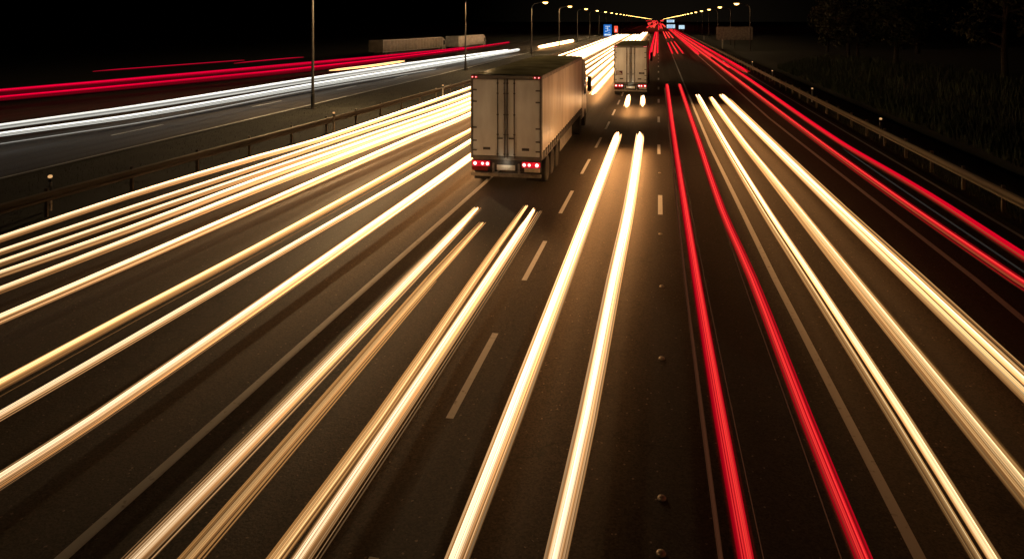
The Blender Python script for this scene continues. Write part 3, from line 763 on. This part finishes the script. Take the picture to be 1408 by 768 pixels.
    for s in (-1, 1):
        mr = MB(); mr.box(s*(hw+.17)-.11, s*(hw+.17)+.11, L+2.15, L+2.35, 1.9, 2.75); mr.box(min(s*hw, s*(hw+.1))-.05, max(s*hw, s*(hw+.1)), L+2.22, L+2.28, 2.55, 2.6)
        mr.build('mirror', M['frame'], cab, bevel=.03)
    fr = MB(); fr.box(-.5, .5, L-3.2, L+2.2, .6, .95); fr.build('tractor_frame', M['frame'], t, bevel=.02)
    return t
c1 = (at(646, 241, .45)+at(745, 241, .45))/2
semi('semi_truck', 'nearer and larger box truck with lit red rear lamps and a plain rear door', (-5.26, 25.1, 0), 13.8, 2.56, 3.98, 0, True)
semi('semi_truck', 'smaller looking box truck with a maroon rear decal, farther up the middle lane', (-2.10, 57.0, 0), 13.4, 2.55, 3.95, 0, False)

# box trucks on the opposite carriageway
def box_truck(name, label, loc, rotz, L, Ht, mat, group='box trucks on the opposite carriageway'):
    t = thing(name, label, 'truck', loc, rotz, group)
    b = MB(); b.box(-1.22, 1.22, 0, L, .95, Ht); b.build('cargo_box', mat, t, bevel=.03)
    s_ = MB()
    for s in (-1, 1):
        for z in (.96, Ht-.10): s_.box(s*1.225-.02, s*1.225+.02, .0, L, z, z+.09)
        for k in range(int(L/1.2)+1): s_.box(s*1.224-.015, s*1.224+.015, k*1.2, k*1.2+.05, 1.05, Ht-.10)
    s_.build('frame', M['alu'], t)
    c = MB(); c.prism([(L+.25, .5), (L+2.0, .5), (L+2.0, 1.4), (L+1.7, 2.3), (L+.9, 2.75), (L+.25, 2.75)], 0, -1.15, 1.15)
    cab = c.build('cab', M['cab'], t, bevel=.04)
    g_ = MB()
    for s in (-1, 1): g_.prism([(L+.8, 1.4), (L+1.75, 1.4), (L+1.5, 2.2), (L+.8, 2.2)], 0, s*1.15-.004, s*1.15+.006)
    g_.build('window', M['glass'], cab)
    f = MB(); f.box(-.5, .5, .2, L+1.8, .55, .93); f.build('chassis', M['frame'], t)
    for s in (-1, 1):
        for y in (1.0, 2.1, L+1.2): wheel(t, s*1.0, y, .46, .3)
    return t
pa, pb = at(522, 73, .9), at(612, 65, .9)
d = pb-pa; rz = math.atan2(-d.x, d.y)
box_truck('box_truck', 'beige box truck behind the red trails on the far carriageway', (pa.x-.6, pa.y, 0), rz, min(d.length-2.4, 30)*.98, 2.85, M['beige'])
pc, pd = at(626, 65, .9), at(664, 60, .9)
d2 = pd-pc
box_truck('box_truck', 'white box truck ahead of the beige one on the far carriageway', (pc.x-.6, pc.y, 0), math.atan2(-d2.x, d2.y), min(d2.length-2, 24), 2.9, M['white'])

# ------------------------------------------------------------------ street lamps
def lamp_post(name, label, loc, side, group, arm=2.4, Hh=9.0, energy=0, simple=False):
    t = thing(name, label, 'street lamp', loc, 0, group)
    p = MB()
    p.tube([(0, 0, -.3), (0, 0, 1.0)], .13, 10); p.tube([(0, 0, 1.0), (0, 0, 4), (0, 0, Hh-1.1)], [.10, .085, .065], 10); p.box(-.22, .22, -.22, .22, -.1, .02)
    p.build('pole', M['pole'], t)
    MB().tube([(0, 0, Hh-1.1), (side*.12, 0, Hh-.62), (side*.5, 0, Hh-.28), (side*arm*.6, 0, Hh-.06), (side*(arm-.2), 0, Hh+.02)], [.065, .06, .05, .045, .04], 8).build('arm', M['pole'], t, smooth=True)
    h = MB(); h.prism([(-.55, 0), (.55, 0), (.50, .10), (.15, .17), (-.4, .15)], 1, -.30, .30)
    hd = h.build('head', M['pole'], t, (side*arm, 0, Hh), bevel=.02)
    MB().lathe([(-.30, .06), (-.26, .26), (-.14, .42), (-.002, .46)], 18, 2).build('lens', M['lamp'], hd, smooth=True)
    if energy:
        ld = bpy.data.lights.new('sodium_light', 'SPOT'); ld.energy = energy; ld.color = (1, .64, .30); ld.spot_size = R(172); ld.spot_blend = .12; ld.shadow_soft_size = .25
        lo = bpy.data.objects.new('sodium_light', ld); C.objects.link(lo); lo.parent = hd; lo.location = (0, 0, -.3)
    return t
GL, GR = 'street lamps along the median', 'street lamps along the right verge'
ordw = ['nearest', 'second', 'third', 'fourth', 'fifth', 'sixth', 'seventh', 'eighth', 'ninth', 'tenth']
def place_lamps(seq, side, group, txt, base, E):
    pr = None; protoE = None
    for i, (x, y) in enumerate(seq):
        lb = ('tall lamp column %s, %s along the row' % (txt, ordw[i] if i < 10 else '')) if i < 10 else 'small far lamp column %s among the merging row of lights' % txt
        if i < E:
            if protoE is None: protoE = lamp_post('street_lamp', lb, (x, y, 0), side, group, energy=base); continue
            dup(protoE, (x, y, 0), lb)
        else:
            if pr is None: pr = lamp_post('street_lamp', lb, (x, y, 0), side, group); continue
            dup(pr, (x, y, 0), lb)
left = []
for (px, py) in ((430, 149), (640, 97), (731, 75)):
    q = at(px, py); left.append((q.x, q.y))
y = left[-1][1]+37
while y < 2300: left.append((-21.6, y)); y += 37
place_lamps(left, 1, GL, 'on the median', 10000, 7)
right = []; y = 140
while y < 2300: right.append((16.6, y)); y += 37
place_lamps(right, -1, GR, 'on the right verge', 1200, 5)

# ------------------------------------------------------------------ signs and board
def sign(name, label, px0, px1, py0, py1, t, mat, group=None, posts=1, deco=None, cat='sign', z0=None):
    cx = lambda px: (px-704)/F*t
    w = (px1-px0)/F*t; z1 = H-(py0-HOR)/F*t; zb = H-(py1-HOR)/F*t
    c = cx((px0+px1)/2); X, Y = c*CS-t*SN, c*SN+t*CS
    o = thing(name, label, cat, (X, Y, 0), 0, group)
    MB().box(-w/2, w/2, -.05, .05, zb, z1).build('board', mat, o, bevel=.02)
    p = MB(); xs = [0] if posts == 1 else [-w*.32, w*.32]
    for x in xs: p.box(x-.06, x+.06, .06, .16, -.3, z1-.1)
    p.build('post', M['pole'], o)
    if deco: deco(o, w, zb, z1)
    return o
def deco_blue(o, w, a, b):
    h = b-a; m = MB()
    m.box(-w*.40, w*.40, -.07, -.051, a+h*.06, a+h*.20)
    for (x0, x1, z0, z1) in ((-.3, .3, .82, .87), (-.05, .02, .42, .80), (-.3, .10, .66, .70), (.08, .32, .50, .55), (-.32, -.1, .40, .45), (.1, .3, .30, .34)):
        m.box(w*x0, w*x1, -.07, -.051, a+h*z0, a+h*z1)
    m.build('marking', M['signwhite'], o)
sign('road_sign', 'tall lit blue sign with white arrows left of the far trucks', 830, 841, 34, 50, 190, M['signblue'], deco=deco_blue)
def deco_red(o, w, a, b):
    m = MB(); m.prism([(-w*.2, a+.25), (w*.2, a+.25), (0, b-.6)], 1, -.075, -.052); m.build('marking', M['signwhite'], o)
sign('warning_sign', 'small glowing red warning sign beside the tall blue sign', 844.5, 849.5, 36, 45, 200, M['signred'], deco=deco_red)
def deco_grid(o, w, a, b):
    m = MB(); h = b-a
    for z in (.18, .5, .8): m.box(-w*.42, w*.3, -.07, -.051, a+h*z-.06*h, a+h*z+.05*h)
    m.build('marking', M['signblue'], o)
sign('road_sign', 'upper bright bluish white sign panel at the vanishing point', 917, 927, 27.5, 31, 330, M['signcold'], posts=2, deco=deco_grid)
sign('road_sign', 'lower bright bluish white sign panel right of the red glow', 917, 928, 34, 39, 300, M['signcold'], posts=2, deco=deco_grid)
sign('road_sign', 'separate pale lit sign at the right beside the rail', 933.5, 941, 35, 40, 260, M['signcold'], posts=2)
bb = sign('notice_board', 'long dark board of horizontal slats seen from behind on the right verge', 986, 1034, 37, 55, 150, M['panel'], posts=1, cat='board')
s_ = MB()
for k in range(9): s_.box(-3.5, 3.5, -.075, -.052, 2.0+k*.28, 2.12+k*.28)
s_.build('slat', M['panel'], bb)
pl = MB(); pl.box(-2.4-.12, -2.4+.12, -.05, .2, -.2, 2.0); pl.build('leg', M['post'], bb)

# ------------------------------------------------------------------ trees on the right, dark hedge line on the left
def make_tree(seed, Ht, label, name='broadleaf_tree'):
    rn = random.Random(seed)
    t = thing(name, label, 'tree', (0, 0, 0), 0, 'dark trees on the embankment')
    tr = MB(); tr.tube([(0, 0, -.3), (.05, .03, Ht*.2), (-.06, .08, Ht*.45), (.05, 0, Ht*.8)], [.22, .17, .12, .04], 9)
    cl = []
    for k in range(11):
        z = Ht*rn.uniform(.22, .75); a = rn.uniform(0, 6.28); l = Ht*rn.uniform(.16, .34)
        e = (math.cos(a)*l, math.sin(a)*l, z+l*rn.uniform(.2, .8)); tr.tube([(0, 0, z), (e[0]*.5, e[1]*.5, z+(e[2]-z)*.4), e], [.09, .06, .02], 6)
        cl.append(e)
    tr.build('trunk', M['bark'], t)
    for k in range(16):
        a = rn.uniform(0, 6.28); l = Ht*rn.uniform(.02, .33); cl.append((math.cos(a)*l, math.sin(a)*l, Ht*rn.uniform(.2, .98)))
    V, Fc = [], []
    for (cx, cy, cz) in cl:
        rad = Ht*rn.uniform(.09, .17)
        for _ in range(150):
            d_ = Vector((rn.gauss(0, 1), rn.gauss(0, 1), rn.gauss(0, .8))).normalized()*rad*rn.random()**.45
            c = Vector((cx, cy, cz))+d_
            q = Matrix.Rotation(rn.uniform(0, 6.28), 3, Vector((rn.gauss(0, 1), rn.gauss(0, 1), rn.gauss(0, 1))).normalized())
            s = rn.uniform(.10, .24); b = len(V)
            for (u, w) in ((-s*.5, 0), (0, -s), (s*.5, 0), (0, s)): V.append(tuple(c+q@Vector((u, w, 0))))
            Fc.append((b, b+1, b+2, b+3))
    me = bpy.data.meshes.new('crown'); me.from_pydata(V, [], Fc); me.update(); link('crown', me, M['leaf'], t)
    return t
ta = make_tree(1, 9, 'dark broad tree on the embankment behind the long grey board')
tb = make_tree(2, 7, 'dark bushy tree low on the embankment right of the board')
ta.location = (22, 92, bank_z(22, 92)); tb.location = (19.5, 66, bank_z(19.5, 66))
tl = [(ta, 25, 78, 1.1, 'tall dark tree second along the bank from the board'), (tb, 21, 50, 1.0, 'dark tree above the grass bank, mid way along the right side'), (ta, 27, 56, 1.05, 'tall dark tree standing behind the bushy ones mid bank'),
      (ta, 24, 37, .9, 'near dark tree on the bank at the right edge'), (tb, 23, 42, 1.2, 'broad bush tree left of the near dark tree'), (tb, 20.5, 82, .8, 'small bush tree beside the nearest right lamp column'),
      (ta, 31, 102, 1.2, 'tallest dark tree rising far behind the board'), (tb, 24, 112, 1.0, 'dark tree partly hidden behind the long board'), (ta, 30, 44, 1.2, 'darkest tree deep in the wood at the right')]
for src, x, y, s, lb in tl:
    dup(src, (x, y, bank_z(x, y)-.1), lb, rotz=random.uniform(0, 6.28), scale=(s, s, s*random.uniform(.9, 1.1)))

# ------------------------------------------------------------------ sky, camera, render settings
w = bpy.data.worlds.new('World'); scene.world = w; w.use_nodes = True
nt = w.node_tree; bg = nt.nodes['Background']
sky = nt.nodes.new('ShaderNodeTexSky'); sky.sky_type = 'NISHITA'; sky.sun_disc = False
sky.sun_elevation = R(-4); sky.sun_rotation = R(20); sky.air_density = 2.0; sky.dust_density = 6.0
hs = nt.nodes.new('ShaderNodeHueSaturation'); hs.inputs['Saturation'].default_value = .35
nt.links.new(sky.outputs[0], hs.inputs['Color']); 
tint = nt.nodes.new('ShaderNodeMix'); tint.data_type = 'RGBA'; tint.blend_type = 'MULTIPLY'; tint.inputs['Factor'].default_value = 1; tint.inputs['B'].default_value = (1, .85, .65, 1)
nt.links.new(hs.outputs[0], tint.inputs['A']); nt.links.new(tint.outputs['Result'], bg.inputs[0]); bg.inputs[1].default_value = .02
tcw = nt.nodes.new('ShaderNodeTexCoord')
dt = nt.nodes.new('ShaderNodeVectorMath'); dt.operation = 'DISTANCE'; dt.inputs[1].default_value = (0, 1, 0)
mpw = nt.nodes.new('ShaderNodeVectorMath'); mpw.operation = 'MULTIPLY'; mpw.inputs[1].default_value = (.45, 1, 1.0)
nt.links.new(tcw.outputs['Generated'], mpw.inputs[0]); nt.links.new(mpw.outputs[0], dt.inputs[0])
mw = nt.nodes.new('ShaderNodeMapRange'); mw.interpolation_type = 'SMOOTHSTEP'
mw.inputs['From Min'].default_value = .13; mw.inputs['From Max'].default_value = .0; mw.inputs['To Max'].default_value = .0045
nt.links.new(dt.outputs['Value'], mw.inputs['Value'])
bg2 = nt.nodes.new('ShaderNodeBackground'); bg2.inputs[0].default_value = (1, .74, .45, 1); nt.links.new(mw.outputs[0], bg2.inputs[1])
ads = nt.nodes.new('ShaderNodeAddShader'); nt.links.new(bg.outputs[0], ads.inputs[0]); nt.links.new(bg2.outputs[0], ads.inputs[1])
nt.links.new(ads.outputs[0], nt.nodes['World Output'].inputs[0])

cam = bpy.data.cameras.new('camera'); co = bpy.data.objects.new('camera', cam); C.objects.link(co)
co.location = (0, 0, H); co.rotation_euler = (math.pi/2, 0, TH)
cam.sensor_width = 36; cam.lens = F/1408*36; cam.shift_y = -(384-HOR)/1408
cam.clip_start = .1; cam.clip_end = 6000
scene.camera = co
scene.render.engine = 'CYCLES'
scene.view_settings.view_transform = 'Standard'; scene.view_settings.look = 'None'
scene.view_settings.exposure = 0; scene.view_settings.gamma = 1; scene.view_settings.use_curve_mapping = False
cy = scene.cycles
cy.use_denoising = True
try:
    cy.denoiser = 'OPENIMAGEDENOISE'; cy.denoising_input_passes = 'RGB_ALBEDO_NORMAL'
except Exception: pass
cy.max_bounces = 5; cy.transparent_max_bounces = 48; cy.diffuse_bounces = 2; cy.glossy_bounces = 3; cy.transmission_bounces = 2
cy.sample_clamp_indirect = 4; cy.caustics_reflective = False; cy.caustics_refractive = False
cy.use_light_tree = True
